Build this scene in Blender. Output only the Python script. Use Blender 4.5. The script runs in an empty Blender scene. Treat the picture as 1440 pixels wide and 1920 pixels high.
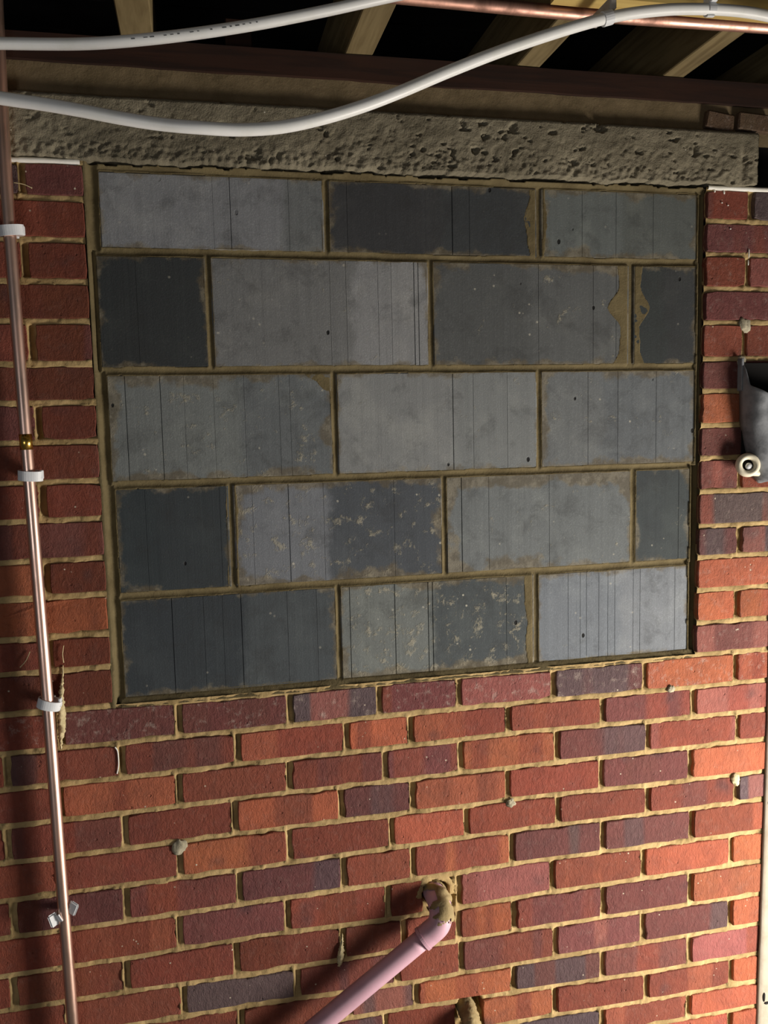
import bpy, bmesh, math, random
import numpy as np
from mathutils import Vector, Matrix

C = bpy.context.scene
COL = C.collection

# ------------------------------------------------------------------ camera
cam_d = bpy.data.cameras.new('camera')
cam_d.sensor_fit = 'VERTICAL'; cam_d.sensor_height = 36.0; cam_d.lens = 30.0
cam_d.clip_start = 0.02
cam = bpy.data.objects.new('camera', cam_d); COL.objects.link(cam)
cam.location = (0.17940, -1.72466, 0.54151)
cam.rotation_euler = (1.470479, 0.022798, -0.216963)
C.camera = cam

# ------------------------------------------------------------------ world, lamps, exposure
w = bpy.data.worlds.new('room_light'); C.world = w; w.use_nodes = True
bgn = w.node_tree.nodes['Background']
bgn.inputs[0].default_value = (0.86, 0.92, 1.0, 1); bgn.inputs[1].default_value = 0.035

def area(name, loc, target, sx, sy, power, color, spread=180):
    l = bpy.data.lights.new(name, 'AREA'); l.shape = 'RECTANGLE'; l.size = sx; l.size_y = sy
    l.energy = power; l.color = color; l.spread = math.radians(spread)
    o = bpy.data.objects.new(name, l); COL.objects.link(o); o.location = loc
    o.rotation_euler = (Vector(target) - Vector(loc)).to_track_quat('-Z', 'Y').to_euler()
    return o
area('doorway_daylight', (2.30, -1.00, -0.72), (0.9, 0, -0.5), 0.55, 0.9, 60, (1.0, 0.93, 0.84), 140)
area('room_window_daylight', (-1.1, -3.0, -0.1), (0.5, 0, 0.5), 0.6, 0.9, 10, (0.97, 0.98, 1.0))

vs = C.view_settings
C.display_settings.display_device = 'sRGB'
vs.view_transform = 'Standard'; vs.look = 'None'; vs.gamma = 1.0; vs.use_curve_mapping = False
vs.exposure = 0.0

# ------------------------------------------------------------------ helpers
rnd = random.Random(11)

def s2l(c):
    return tuple(((v / 12.92) if v <= 0.04045 else ((v + 0.055) / 1.055) ** 2.4) for v in c)
def rgb(r, g, b):
    return s2l((r / 255, g / 255, b / 255)) + (1.0,)

def vnoise(x, z, scale, seed):
    r = np.random.RandomState(seed); T = r.rand(256, 256)
    u = x * scale + 37.3; v = z * scale + 91.7
    i = np.floor(u).astype(int); j = np.floor(v).astype(int); fu = u - i; fv = v - j
    fu = fu * fu * (3 - 2 * fu); fv = fv * fv * (3 - 2 * fv)
    a = T[i % 256, j % 256]; b = T[(i + 1) % 256, j % 256]; c = T[i % 256, (j + 1) % 256]; d = T[(i + 1) % 256, (j + 1) % 256]
    return (a * (1 - fu) + b * fu) * (1 - fv) + (c * (1 - fu) + d * fu) * fv
def fbm(x, z, scale, seed, octv=4):
    s = 0; amp = 1; t = 0
    for k in range(octv):
        s = s + amp * vnoise(x, z, scale * 2 ** k, seed + k); t += amp; amp *= 0.55
    return s / t - 0.5
def sstep(a, b, x):
    t = np.clip((x - a) / (b - a), 0, 1); return t * t * (3 - 2 * t)

def mesh_obj(name, verts, faces, m=None, parent=None, smooth=False):
    me = bpy.data.meshes.new(name); me.from_pydata([tuple(v) for v in verts], [], faces); me.validate()
    return link(name, me, m, parent, smooth)
def link(name, me, m=None, parent=None, smooth=False):
    if m: me.materials.append(m)
    if smooth: me.polygons.foreach_set('use_smooth', [True] * len(me.polygons))
    o = bpy.data.objects.new(name, me); COL.objects.link(o)
    if parent: o.parent = parent
    return o
def bm_obj(name, bm, m=None, parent=None, smooth=False):
    bmesh.ops.recalc_face_normals(bm, faces=bm.faces)
    me = bpy.data.meshes.new(name); bm.to_mesh(me); bm.free()
    return link(name, me, m, parent, smooth)
def grid_obj(name, X, Y, Z, mask, m, parent=None, smooth=True):
    """heightfield of quads; X,Y,Z 2-D arrays (rows by z), mask per cell"""
    n, k = X.shape
    idx = np.arange(n * k).reshape(n, k)
    q = np.stack([idx[:-1, :-1], idx[:-1, 1:], idx[1:, 1:], idx[1:, :-1]], -1)
    if mask is not None: q = q[mask]
    q = q.reshape(-1, 4)
    used = np.unique(q); remap = -np.ones(n * k, int); remap[used] = np.arange(len(used)); q = remap[q]
    co = np.stack([X.ravel(), Y.ravel(), Z.ravel()], -1)[used]
    me = bpy.data.meshes.new(name)
    me.vertices.add(len(co)); me.vertices.foreach_set('co', co.ravel().astype(np.float32))
    me.loops.add(q.size); me.loops.foreach_set('vertex_index', q.ravel().astype(np.int32))
    me.polygons.add(len(q)); me.polygons.foreach_set('loop_start', np.arange(0, q.size, 4, dtype=np.int32))
    me.polygons.foreach_set('loop_total', np.full(len(q), 4, np.int32))
    me.update(); me.validate()
    return link(name, me, m, parent, smooth)
def add_box(bm, x0, x1, y0, y1, z0, z1, jit=0.0, r=None):
    r = r or rnd
    v = []
    for x in (x0, x1):
        for y in (y0, y1):
            for z in (z0, z1):
                v.append(bm.verts.new((x + r.uniform(-jit, jit), y + r.uniform(-jit, jit), z + r.uniform(-jit, jit))))
    for f in ((0, 1, 3, 2), (4, 6, 7, 5), (0, 4, 5, 1), (2, 3, 7, 6), (0, 2, 6, 4), (1, 5, 7, 3)):
        bm.faces.new([v[i] for i in f])
def box_obj(name, b, m, parent=None, bevel=0.0, jit=0.0, seg=1):
    bm = bmesh.new(); add_box(bm, *b, jit=jit)
    if bevel: bmesh.ops.bevel(bm, geom=list(bm.edges), offset=bevel, segments=seg, affect='EDGES', profile=0.5)
    return bm_obj(name, bm, m, parent)

def catmull(pts, n):
    P = [Vector(p) for p in pts]; out = []
    for i in range(len(P) - 1):
        p0 = P[max(i - 1, 0)]; p1 = P[i]; p2 = P[i + 1]; p3 = P[min(i + 2, len(P) - 1)]
        for s in range(n):
            t = s / n
            out.append(0.5 * ((2 * p1) + (p2 - p0) * t + (2 * p0 - 5 * p1 + 4 * p2 - p3) * t * t + (3 * p1 - p0 - 3 * p2 + p3) * t ** 3))
    out.append(P[-1]); return out
def frames(path):
    T = []
    for i in range(len(path)):
        a = path[max(i - 1, 0)]; b = path[min(i + 1, len(path) - 1)]; T.append((b - a).normalized())
    up = Vector((0, 0, 1)) if abs(T[0].z) < 0.9 else Vector((1, 0, 0))
    N = [(up - T[0] * up.dot(T[0])).normalized()]
    for i in range(1, len(T)):
        n = N[-1] - T[i] * N[-1].dot(T[i]); N.append(n.normalized())
    return T, N
def sweep_mesh(path, rad, seg=20, caps=True, disp=None):
    T, N = frames(path); V = []; F = []
    for i, p in enumerate(path):
        B = T[i].cross(N[i]); r = rad(i / (len(path) - 1)) if callable(rad) else rad
        for k in range(seg):
            a = 2 * math.pi * k / seg; rr = r + (disp(i, k) if disp else 0)
            V.append(p + (N[i] * math.cos(a) + B * math.sin(a)) * rr)
    n = len(path)
    for i in range(n - 1):
        for k in range(seg):
            k2 = (k + 1) % seg
            F.append((i * seg + k, i * seg + k2, (i + 1) * seg + k2, (i + 1) * seg + k))
    if caps:
        F.append(tuple(range(seg - 1, -1, -1))); F.append(tuple((n - 1) * seg + k for k in range(seg)))
    return V, F
def tube(name, pts, rad, m, parent=None, seg=20, n=8, disp=None):
    path = catmull(pts, n) if n else [Vector(p) for p in pts]
    V, F = sweep_mesh(path, rad, seg, True, disp)
    return mesh_obj(name, V, F, m, parent, True)
def blob(name, loc, rx, ry, rz, m, parent=None, seed=0, rough=0.25, sub=3):
    bm = bmesh.new(); bmesh.ops.create_icosphere(bm, subdivisions=sub, radius=1)
    for v in bm.verts:
        n = float(fbm(np.array([v.co.x + v.co.y * 0.7]), np.array([v.co.z - v.co.y * 0.6]), 1.7, seed, 3)[0]) * 2
        v.co = v.co * (1 + rough * n)
        v.co = Vector((v.co.x * rx, v.co.y * ry, v.co.z * rz)) + Vector(loc)
    return bm_obj(name, bm, m, parent, True)
def tag(o, label=None, cat=None, group=None, kind=None):
    if label: o['label'] = label
    if cat: o['category'] = cat
    if group: o['group'] = group
    if kind: o['kind'] = kind
    return o
def empty(name, loc):
    o = bpy.data.objects.new(name, None); COL.objects.link(o); o.location = loc; o.empty_display_size = 0.05
    return o
def keep(child, parent):
    child.parent = parent; child.matrix_parent_inverse = Matrix.Translation(-Vector(parent.location)); return child

# ------------------------------------------------------------------ node materials
class NT:
    def __init__(s, name):
        s.m = bpy.data.materials.new(name); s.m.use_nodes = True; s.t = s.m.node_tree; s.b = s.t.nodes['Principled BSDF']
    def n(s, typ, **kw):
        nd = s.t.nodes.new(typ)
        for k, v in kw.items(): setattr(nd, k, v)
        return nd
    def l(s, a, b): s.t.links.new(a, b)
    def val(s, x, inp):
        if hasattr(x, 'links') or isinstance(x, bpy.types.NodeSocket): s.l(x, inp)
        else: inp.default_value = x
    def math(s, op, a, b=0.0, clamp=False):
        nd = s.n('ShaderNodeMath', operation=op, use_clamp=clamp); s.val(a, nd.inputs[0]); s.val(b, nd.inputs[1]); return nd.outputs[0]
    def mix(s, f, a, b, blend='MIX'):
        nd = s.n('ShaderNodeMix', data_type='RGBA', blend_type=blend); nd.clamp_factor = True
        s.val(f, nd.inputs[0]); s.val(a, nd.inputs[6]); s.val(b, nd.inputs[7]); return nd.outputs[2]
    def ramp(s, f, lo, hi, a=0.0, b=1.0):
        nd = s.n('ShaderNodeMapRange', interpolation_type='SMOOTHSTEP'); s.val(f, nd.inputs[0])
        for i, v in ((1, lo), (2, hi), (3, a), (4, b)): nd.inputs[i].default_value = v
        return nd.outputs[0]
    def noise(s, vec, scale, detail=4.0, rough=0.6, dist=0.0):
        nd = s.n('ShaderNodeTexNoise'); s.l(vec, nd.inputs['Vector'])
        nd.inputs['Scale'].default_value = scale; nd.inputs['Detail'].default_value = detail
        nd.inputs['Roughness'].default_value = rough; nd.inputs['Distortion'].default_value = dist
        return nd.outputs[0]
    def voro(s, vec, scale, feat='F1'):
        nd = s.n('ShaderNodeTexVoronoi', feature=feat); s.l(vec, nd.inputs['Vector']); nd.inputs['Scale'].default_value = scale
        return nd.outputs['Distance']
    def coord(s, rand=True, scale=(1, 1, 1)):
        tc = s.n('ShaderNodeTexCoord'); v = tc.outputs['Object']
        if rand:
            oi = s.n('ShaderNodeObjectInfo'); mu = s.math('MULTIPLY', oi.outputs['Random'], 50.0)
            cb = s.n('ShaderNodeCombineXYZ'); s.l(mu, cb.inputs[0]); s.l(mu, cb.inputs[1]); s.l(mu, cb.inputs[2])
            va = s.n('ShaderNodeVectorMath', operation='ADD'); s.l(v, va.inputs[0]); s.l(cb.outputs[0], va.inputs[1]); v = va.outputs[0]
        if scale != (1, 1, 1):
            v = s.scl(v, scale)
        return v
    def scl(s, v, sc):
        vm = s.n('ShaderNodeVectorMath', operation='MULTIPLY'); s.l(v, vm.inputs[0]); vm.inputs[1].default_value = sc; return vm.outputs[0]
    def bump(s, h, strength, dist):
        nd = s.n('ShaderNodeBump'); s.l(h, nd.inputs['Height']); nd.inputs['Strength'].default_value = strength; nd.inputs['Distance'].default_value = dist
        s.l(nd.outputs[0], s.b.inputs['Normal'])
    def out(s, col=None, rough=0.9, metal=0.0, spec=0.3):
        if col is not None: s.val(col, s.b.inputs['Base Color'])
        s.val(rough, s.b.inputs['Roughness']); s.b.inputs['Metallic'].default_value = metal
        s.b.inputs['Specular IOR Level'].default_value = spec
        return s.m
def attr(s, name):
    a = s.n('ShaderNodeAttribute', attribute_type='OBJECT', attribute_name=name); return a

def mat_brick():
    s = NT('brick'); v = s.coord()
    oi = s.n('ShaderNodeObjectInfo'); base = oi.outputs['Color']
    n1 = s.noise(v, 22, 5, 0.65); n2 = s.noise(v, 160, 4, 0.7)
    sep = s.n('ShaderNodeSeparateXYZ'); s.l(v, sep.inputs[0])
    # kiln bands across the brick
    band = s.noise(s.scl(v, (1, 0.02, 0.05)), 13, 1, 0.4)
    t2 = attr(s, 'tone2')
    col = s.mix(s.ramp(band, 0.50, 0.60, 0, 0.75), base, t2.outputs['Color'])
    col = s.mix(s.ramp(n1, 0.35, 0.75, 0, 0.55), col, s.mix(0.5, col, (0.035, 0.02, 0.022, 1)))
    col = s.mix(s.ramp(n2, 0.56, 0.78, 0, 0.30), col, s.mix(0.5, col, (0.40, 0.22, 0.15, 1)))
    smoke = s.noise(v, 9, 2, 0.5)
    col = s.mix(s.ramp(smoke, 0.62, 0.78, 0, 0.55), col, (0.045, 0.035, 0.04, 1))
    # lime specks and smears
    sp = s.voro(v, 75); spn = s.noise(v, 30, 2)
    m = s.math('MULTIPLY', s.ramp(sp, 0.10, 0.17, 1, 0), s.ramp(spn, 0.60, 0.68))
    col = s.mix(m, col, (0.55, 0.47, 0.36, 1))
    du = s.math('MULTIPLY', s.ramp(s.noise(v, 55, 5, 0.75), 0.5, 0.8, 0, 1), attr(s, 'dust').outputs['Fac'])
    col = s.mix(du, col, (0.42, 0.34, 0.29, 1))
    h = s.math('ADD', s.math('MULTIPLY', s.noise(s.scl(v, (1.0, 1.0, 0.55)), 120, 5, 0.7, 0.6), 1.0), s.math('MULTIPLY', s.noise(v, 420, 3, 0.7), 0.35))
    pit = s.ramp(s.voro(v, 48), 0.06, 0.16, -0.5, 0)
    h = s.math('ADD', h, s.math('MULTIPLY', pit, s.ramp(n1, 0.5, 0.6)))
    s.bump(h, 1.0, 0.0038)
    return s.out(col, 0.88, 0, 0.25)
def mat_mortar(name, c1, c2, c3):
    s = NT(name); v = s.coord(False)
    n = s.noise(v, 14, 5, 0.6); n2 = s.noise(v, 190, 4, 0.75)
    col = s.mix(s.ramp(n, 0.35, 0.7), c1, c2)
    col = s.mix(s.ramp(n2, 0.55, 0.8, 0, 0.6), col, c3)
    s.bump(s.math('ADD', n2, s.math('MULTIPLY', s.noise(v, 60, 4, 0.7), 0.8)), 0.6, 0.002)
    return s.out(col, 0.95, 0, 0.2)
def mat_block():
    s = NT('concrete_block'); tc = s.n('ShaderNodeTexCoord'); lo = tc.outputs['Object']; v = s.coord()
    base = s.n('ShaderNodeObjectInfo').outputs['Color']; t2 = attr(s, 'tone2').outputs['Color']; sp = attr(s, 'split').outputs['Fac']; spl = attr(s, 'splash').outputs['Fac']
    sx = s.n('ShaderNodeSeparateXYZ'); s.l(lo, sx.inputs[0])
    n1 = s.noise(v, 9, 5, 0.65)
    e = s.math('ADD', s.math('SUBTRACT', sx.outputs[0], sp), s.math('MULTIPLY', s.math('SUBTRACT', n1, 0.5), 0.10))
    col = s.mix(s.ramp(e, -0.012, 0.016), base, t2)
    # mortar film dragged over the edges of the block
    sz = sx.outputs[2]; hx = attr(s, 'half_x').outputs['Fac']; hz = attr(s, 'half_z').outputs['Fac']
    ed = s.math('MINIMUM', s.math('SUBTRACT', hx, s.math('ABSOLUTE', sx.outputs[0])), s.math('SUBTRACT', hz, s.math('ABSOLUTE', sz)))
    en = s.noise(v, 18, 5, 0.65); ed = s.math('SUBTRACT', ed, s.math('MULTIPLY', s.math('SUBTRACT', en, 0.49), 0.07)); ed = s.math('SUBTRACT', ed, s.math('MULTIPLY', attr(s, 'film_w').outputs['Fac'], s.ramp(s.noise(v, 7, 2), 0.42, 0.62)))
    film = s.ramp(ed, -0.003, 0.010, 0.7, 0)
    # vertical draw marks from the mould
    st = s.noise(s.scl(v, (1, 1, 0.012)), 60, 3, 0.7)
    col = s.mix(s.ramp(st, 0.4, 0.75, 0, 0.22), col, s.mix(0.5, col, (0.02, 0.02, 0.02, 1)))
    n3 = s.noise(v, 16, 6, 0.7, 0.4)
    col = s.mix(s.ramp(n1, 0.48, 0.70, 0, 0.5), col, s.mix(1.0, col, (1.45, 1.43, 1.36, 1), 'MULTIPLY'))
    col = s.mix(s.ramp(n3, 0.48, 0.68, 0, 0.62), col, s.mix(0.55, col, (0.03, 0.03, 0.03, 1)))
    g = s.noise(v, 330, 3, 0.75)
    col = s.mix(s.ramp(g, 0.5, 0.75, 0, 0.6), col, s.mix(1.0, col, (1.6, 1.6, 1.6, 1), 'MULTIPLY'))
    # mortar splashes
    sn = s.noise(v, 34, 6, 0.74, 0.15); th = s.math('SUBTRACT', 0.71, s.math('MULTIPLY', spl, 0.30))
    sm = s.math('MULTIPLY', s.math('SUBTRACT', sn, th), 11.0, True)
    col = s.mix(s.math('MULTIPLY', sm, 0.62), col, (0.34, 0.31, 0.23, 1))
    wsp = s.math('MULTIPLY', s.ramp(s.voro(v, 46), 0.08, 0.15, 1, 0), s.ramp(s.noise(v, 15, 2), 0.56, 0.62))
    col = s.mix(s.math('MULTIPLY', wsp, s.math('ADD', spl, 0.15, True)), col, (0.52, 0.49, 0.40, 1))
    col = s.mix(film, col, s.mix(s.ramp(s.noise(v, 34, 5, 0.7), 0.42, 0.62), (0.105, 0.082, 0.048, 1), (0.21, 0.18, 0.125, 1)))
    pit = s.ramp(s.voro(s.scl(v, (1, 1, 0.7)), 17), 0.045, 0.075, 1, 0)
    pm = s.math('MULTIPLY', pit, s.ramp(s.noise(v, 13, 1), 0.46, 0.54))
    col = s.mix(pm, col, (0.012, 0.012, 0.012, 1))
    h = s.math('ADD', s.math('MULTIPLY', st, 0.5), s.math('MULTIPLY', g, 0.5))
    h = s.math('SUBTRACT', h, s.math('MULTIPLY', pm, 1.5)); h = s.math('ADD', h, s.math('MULTIPLY', sm, 0.6))
    s.bump(h, 0.7, 0.0018)
    return s.out(col, 0.85, 0, 0.25)
def mat_concrete():
    s = NT('rough_concrete'); v = s.coord(False)
    n = s.noise(v, 7, 6, 0.65); n2 = s.noise(v, 90, 5, 0.75)
    col = s.mix(s.ramp(n, 0.3, 0.72), rgb(110, 103, 86), rgb(140, 132, 112))
    col = s.mix(s.ramp(n2, 0.52, 0.8, 0, 0.5), col, rgb(84, 76, 60))
    fl = s.math('MULTIPLY', s.ramp(s.voro(v, 60), 0.08, 0.13, 1, 0), s.ramp(s.noise(v, 22, 2), 0.6, 0.66))
    col = s.mix(fl, col, rgb(215, 208, 190))
    s.bump(s.math('ADD', n2, s.noise(v, 300, 3)), 0.7, 0.003)
    return s.out(col, 0.95, 0, 0.2)
def mat_timber(name, c1, c2, axis='x', rough=0.8):
    s = NT(name); sc = {'x': (0.06, 1, 1), 'y': (1, 0.06, 1), 'z': (1, 1, 0.06)}[axis]
    v = s.coord(); g = s.noise(s.scl(v, sc), 55, 5, 0.6, 0.8); n = s.noise(v, 5, 3)
    col = s.mix(s.ramp(g, 0.35, 0.7), c1, c2); col = s.mix(s.ramp(n, 0.4, 0.8, 0, 0.4), col, s.mix(0.5, col, (0.02, 0.015, 0.01, 1)))
    s.bump(g, 0.3, 0.0015); return s.out(col, rough, 0, 0.3)
def mat_copper(name, c1, c2, r1, r2):
    s = NT(name); v = s.coord(); n = s.noise(s.scl(v, (1, 1, 0.3)), 30, 4, 0.6)
    col = s.mix(s.ramp(n, 0.4, 0.75), c1, c2)
    r = s.ramp(n, 0.3, 0.7, r1, r2)
    return s.out(col, r, 1.0, 0.5)
def mat_plain(name, c, rough=0.5, metal=0.0, c2=None, nsc=20, bump=0.0, spec=0.4, b2=60):
    s = NT(name); v = s.coord(); n = s.noise(v, nsc, 4, 0.6)
    col = s.mix(s.ramp(n, 0.4, 0.75), c, c2 or tuple(x * 0.85 for x in c[:3]) + (1,))
    if bump: s.bump(s.noise(v, b2, 4, 0.7), 0.5, bump)
    return s.out(col, rough, metal, spec)

M = {}
M['brick'] = mat_brick()
M['mortar'] = mat_mortar('sand_mortar', rgb(180, 154, 108), rgb(142, 120, 80), rgb(204, 182, 138))
M['mortar_new'] = mat_mortar('brown_mortar', rgb(110, 98, 70), rgb(88, 77, 53), rgb(128, 115, 86))
M['mortar_grey'] = mat_mortar('grey_mortar', rgb(170, 162, 140), rgb(134, 126, 104), rgb(205, 198, 178))
M['mortar_cream'] = mat_mortar('cream_mortar', rgb(205, 190, 150), rgb(168, 150, 108), rgb(228, 218, 188))
M['crust'] = mat_mortar('pipe_crust', rgb(158, 140, 102), rgb(112, 97, 66), rgb(186, 170, 132))
M['band'] = mat_mortar('band_mortar', rgb(122, 106, 80), rgb(102, 88, 64), rgb(136, 120, 94))
M['block'] = mat_block()
M['concrete'] = mat_concrete()
M['plate'] = mat_timber('stained_timber', rgb(52, 30, 20), rgb(36, 21, 15), 'x')
M['joist'] = mat_timber('pale_timber', rgb(132, 116, 82), rgb(104, 88, 58), 'y')
M['batten'] = mat_timber('yellow_timber', rgb(206, 180, 110), rgb(182, 152, 88), 'x')
M['board'] = mat_timber('void_shade_board', rgb(22, 18, 15), rgb(14, 11, 9), 'x')  # near-black colour carries the unlit dark of the ceiling void
M['dark'] = mat_plain('dark_backing', rgb(34, 29, 25), 0.95, c2=rgb(22, 19, 16))  # for the added panel behind the wall
M['copper'] = mat_copper('copper', (0.95, 0.66, 0.54, 1), (0.78, 0.48, 0.37, 1), 0.30, 0.42)
M['old_copper'] = mat_copper('tarnished_copper', (0.80, 0.46, 0.36, 1), (0.30, 0.17, 0.13, 1), 0.40, 0.62)
M['solder'] = mat_plain('brass_solder', (0.85, 0.55, 0.12, 1), 0.25, 1.0)
M['white'] = mat_plain('white_plastic', rgb(244, 244, 241), 0.38, c2=rgb(236, 236, 230))
M['print'] = mat_plain('grey_print', rgb(120, 122, 122), 0.6)
M['clip'] = mat_plain('clip_plastic', rgb(226, 228, 230), 0.45)
M['dullclip'] = mat_plain('dull_clip_plastic', rgb(186, 180, 172), 0.6, c2=rgb(150, 142, 134))
M['pink'] = mat_plain('mauve_paint', rgb(205, 164, 178), 0.42, c2=rgb(186, 146, 160), nsc=9, bump=0.0006, b2=40)
M['grey'] = mat_plain('dull_lead', rgb(142, 145, 149), 0.65, 0.0, c2=rgb(96, 99, 104), nsc=22, bump=0.002, b2=30)
M['cream'] = mat_plain('cream_plastic', rgb(222, 214, 190), 0.45, c2=rgb(206, 196, 168))
M['paint'] = mat_plain('white_paint', rgb(240, 238, 230), 0.7, bump=0.001, c2=rgb(230, 226, 214))
M['trim'] = mat_plain('worn_offwhite_paint', rgb(168, 158, 142), 0.75, c2=rgb(148, 136, 118), nsc=14, bump=0.0012)
M['floor'] = mat_mortar('floor_concrete', rgb(150, 144, 134), rgb(120, 114, 104), rgb(170, 164, 152))
M['black'] = mat_plain('hollow_shade_black', rgb(20, 18, 16), 0.95)  # black colour stands in for shade inside hollows

# ------------------------------------------------------------------ wall data in metres (wall face y = 0, opening from x 0 to 1.285)
BX = [0.01, 0.266, 0.563, 0.882, 1.199]
BED = [[0.001, -0.0037, -0.0003, -0.003, 0.000], [-0.0754, -0.0746, -0.0725, -0.0727, -0.0751], [-0.148, -0.146, -0.1448, -0.1396, -0.146],
       [-0.2216, -0.218, -0.218, -0.218, -0.2184], [-0.297, -0.294, -0.2937, -0.2922, -0.2977], [-0.3735, -0.3729, -0.3682, -0.3644, -0.3673],
       [-0.4506, -0.4484, -0.4469, -0.4422, -0.446], [-0.5301, -0.5244, -0.5312, -0.5231, -0.5225], [-0.6027, -0.6071, -0.6063, -0.6022, -0.6044],
       [-0.6771, -0.6771, -0.6844, -0.6819, -0.6815], [-0.750, -0.7444, -0.7444, -0.7506, -0.758], [-0.827, -0.824, -0.823, -0.8224, -0.8291],
       [-0.900, -0.898, -0.896, -0.895, -0.8936]]
for k in range(13, 15): BED.append([-0.0752 * k + 0.003] * 5)
ZB = BED[14][0]
PERP = [[-0.105, 0.122, 0.346, 0.536, 0.712, 0.932, 1.155, 1.387], [-0.207, 0.008, 0.236, 0.464, 0.604, 0.825, 1.05, 1.279],
        [-0.114, 0.116, 0.34, 0.545, 0.715, 0.94, 1.164, 1.396], [-0.214, 0.006, 0.225, 0.448, 0.605, 0.823, 1.048, 1.273],
        [-0.123, 0.11, 0.335, 0.557, 0.726, 0.942, 1.164, 1.395], [-0.213, 0.001, 0.228, 0.449, 0.603, 0.831, 1.052, 1.278],
        [-0.118, 0.103, 0.326, 0.545, 0.706, 0.928, 1.155, 1.384], [-0.223, -0.006, 0.216, 0.443, 0.578, 0.704, 0.835, 1.053, 1.277],
        [-0.122, 0.105, 0.342, 0.562, 0.71, 0.934, 1.155, 1.385], [-0.23, -0.014, 0.221, 0.453, 0.604, 0.833, 1.052, 1.277],
        [-0.13, 0.098, 0.335, 0.533, 0.726, 0.933, 1.164, 1.39]]
PERP += [PERP[9], PERP[10], PERP[9]]
LZ = [1.0434, 0.9762, 0.9008, 0.8247, 0.7514, 0.6726, 0.5996, 0.525, 0.4498, 0.3761, 0.2986, 0.2279, 0.1481, 0.0815, 0.0025]
RZ = [1.0445, 0.9729, 0.9019, 0.8269, 0.7535, 0.6737, 0.6026, 0.5263, 0.4529, 0.3765, 0.2982, 0.2267, 0.1509, 0.0745, 0.0005]
LP = [-0.112, None, -0.115, None, -0.112, None, -0.109, None, -0.11, None, -0.113, None, -0.116, None]
RP = [1.404, None, 1.398, None, 1.393, None, 1.391, None, 1.389, None, 1.39, None, 1.388, None]
XL, XR = -0.62, 1.478
JL = lambda z: np.interp(z, [0, 0.135, 0.36, 0.75, 0.87, 1.05], [-0.003, -0.002, -0.003, -0.005, -0.006, -0.003])
JR = lambda z: np.interp(z, [0, 0.07, 0.34, 0.52, 0.8, 1.05], [1.279, 1.283, 1.287, 1.288, 1.292, 1.294])
def bz(k, x): return np.interp(x, BX, BED[k])
HOLES = [(0.652, -0.485, 0.0275), (0.727, -0.768, 0.030)]

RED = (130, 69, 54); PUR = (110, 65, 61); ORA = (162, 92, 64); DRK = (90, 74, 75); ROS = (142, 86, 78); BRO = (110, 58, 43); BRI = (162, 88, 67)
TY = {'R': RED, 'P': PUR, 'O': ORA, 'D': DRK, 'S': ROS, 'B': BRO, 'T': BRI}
# brick colours course by course, first letter = main tone, second = kiln band
COLS = ['RR PP PP DS PR SP DP OT TR', 'RR RD PR RT OR RO RR PR SR', 'RR OR RR RP PR OR PD RS RT', 'RR RP RR RO PD TR RR PP TO', 'RR RR ON RR TR RR RR RP DS',
        'RR PB RP PD RR RO PD PD RT', 'RR RO PP RB RB SR RO TO OT', 'RR RR RR BR RR RR RO PR PR OT', 'RR RR DD PR RR PR PS PD OT', 'RR RR RR RR SD OR DP PR SR',
        'RR RR DP PD RR OR RR RT OT', 'RR RP RR PR RR OR DD TR TO', 'RR RP RR PR RR DP RR TO TO', 'RR PR RR OR RP RR PR TR TO']
LCOL = ['PP', 'BR', 'BB', 'BB', 'BP', 'BR', 'BB', 'BP', 'BR', 'PB', 'BD', 'OB', 'BR', 'BB']  # darker tones put the dimmer light on the left strip into the colour
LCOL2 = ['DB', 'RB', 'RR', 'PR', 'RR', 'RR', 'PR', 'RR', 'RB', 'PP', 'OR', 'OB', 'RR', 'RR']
RCOL = ['RP DP', 'PR', 'RO SR', 'PP', 'RR RR', 'PP', 'OO RR', 'PP', 'SP RR', 'DR', 'DP DS', 'TO', 'OO OT', 'SP']

# ------------------------------------------------------------------ structure: brick wall
res = 0.0033
xs = np.arange(XL, XR + 0.01, res); zs = np.arange(ZB, 1.046, res)
X, Z = np.meshgrid(xs, zs)
Y = np.full(X.shape, 0.0105)
wob = fbm(X, Z, 28, 3) * 0.004
def carve(zlist_fn, perps, sel):
    global Y
    n = len(perps)
    for k in range(n):
        zt = zlist_fn(k); zb = zlist_fn(k + 1)
        inside = sel & (Z <= zt) & (Z > zb)
        for xj in perps[k]:
            if xj is None: continue
            t = (X - xj + wob) / 0.006
            near = inside & (np.abs(t) < 1.6)
            deep = 0.0065 + 0.006 * vnoise(X * 0 + xj, Z * 0 + k, 51, 9)
            Y = np.where(near, 0.0005 + deep * sstep(-1.0, -0.62, t), Y)
    for k in range(n + 1):
        d = np.abs(Z - zlist_fn(k) + wob * 0.7)
        s = sel & (d < 0.0105)
        Y = np.where(s, np.minimum(Y, 0.0018 + 0.0035 * np.clip(fbm(X, Z, 26, 37, 3) * 3, 0, 1) + 0.008 * sstep(0.0062, 0.0105, d)), Y)
low = Z < 0.012
carve(lambda k: bz(k, X), [list(np.arange(PERP[k][0], XL, -0.225)) + PERP[k][1:] for k in range(14)], low)
def strip_perps(first, step): return [first] if first is None else [first]
carve(lambda k: LZ[k], [[LP[k]] + list(np.arange((LP[k] if LP[k] else -0.2225) - 0.225, XL, -0.225)) + ([-0.2225] if LP[k] is None else []) for k in range(14)], (X < 0.05) & ~low)
carve(lambda k: RZ[k], [[RP[k]] for k in range(14)], (X > 1.2) & ~low)
Y = Y + fbm(X, Z, 70, 21) * 0.0045 + fbm(X, Z, 12, 31) * 0.002 + np.where(vnoise(X, Z, 110, 33) > 0.86, -0.0016, 0)
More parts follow.
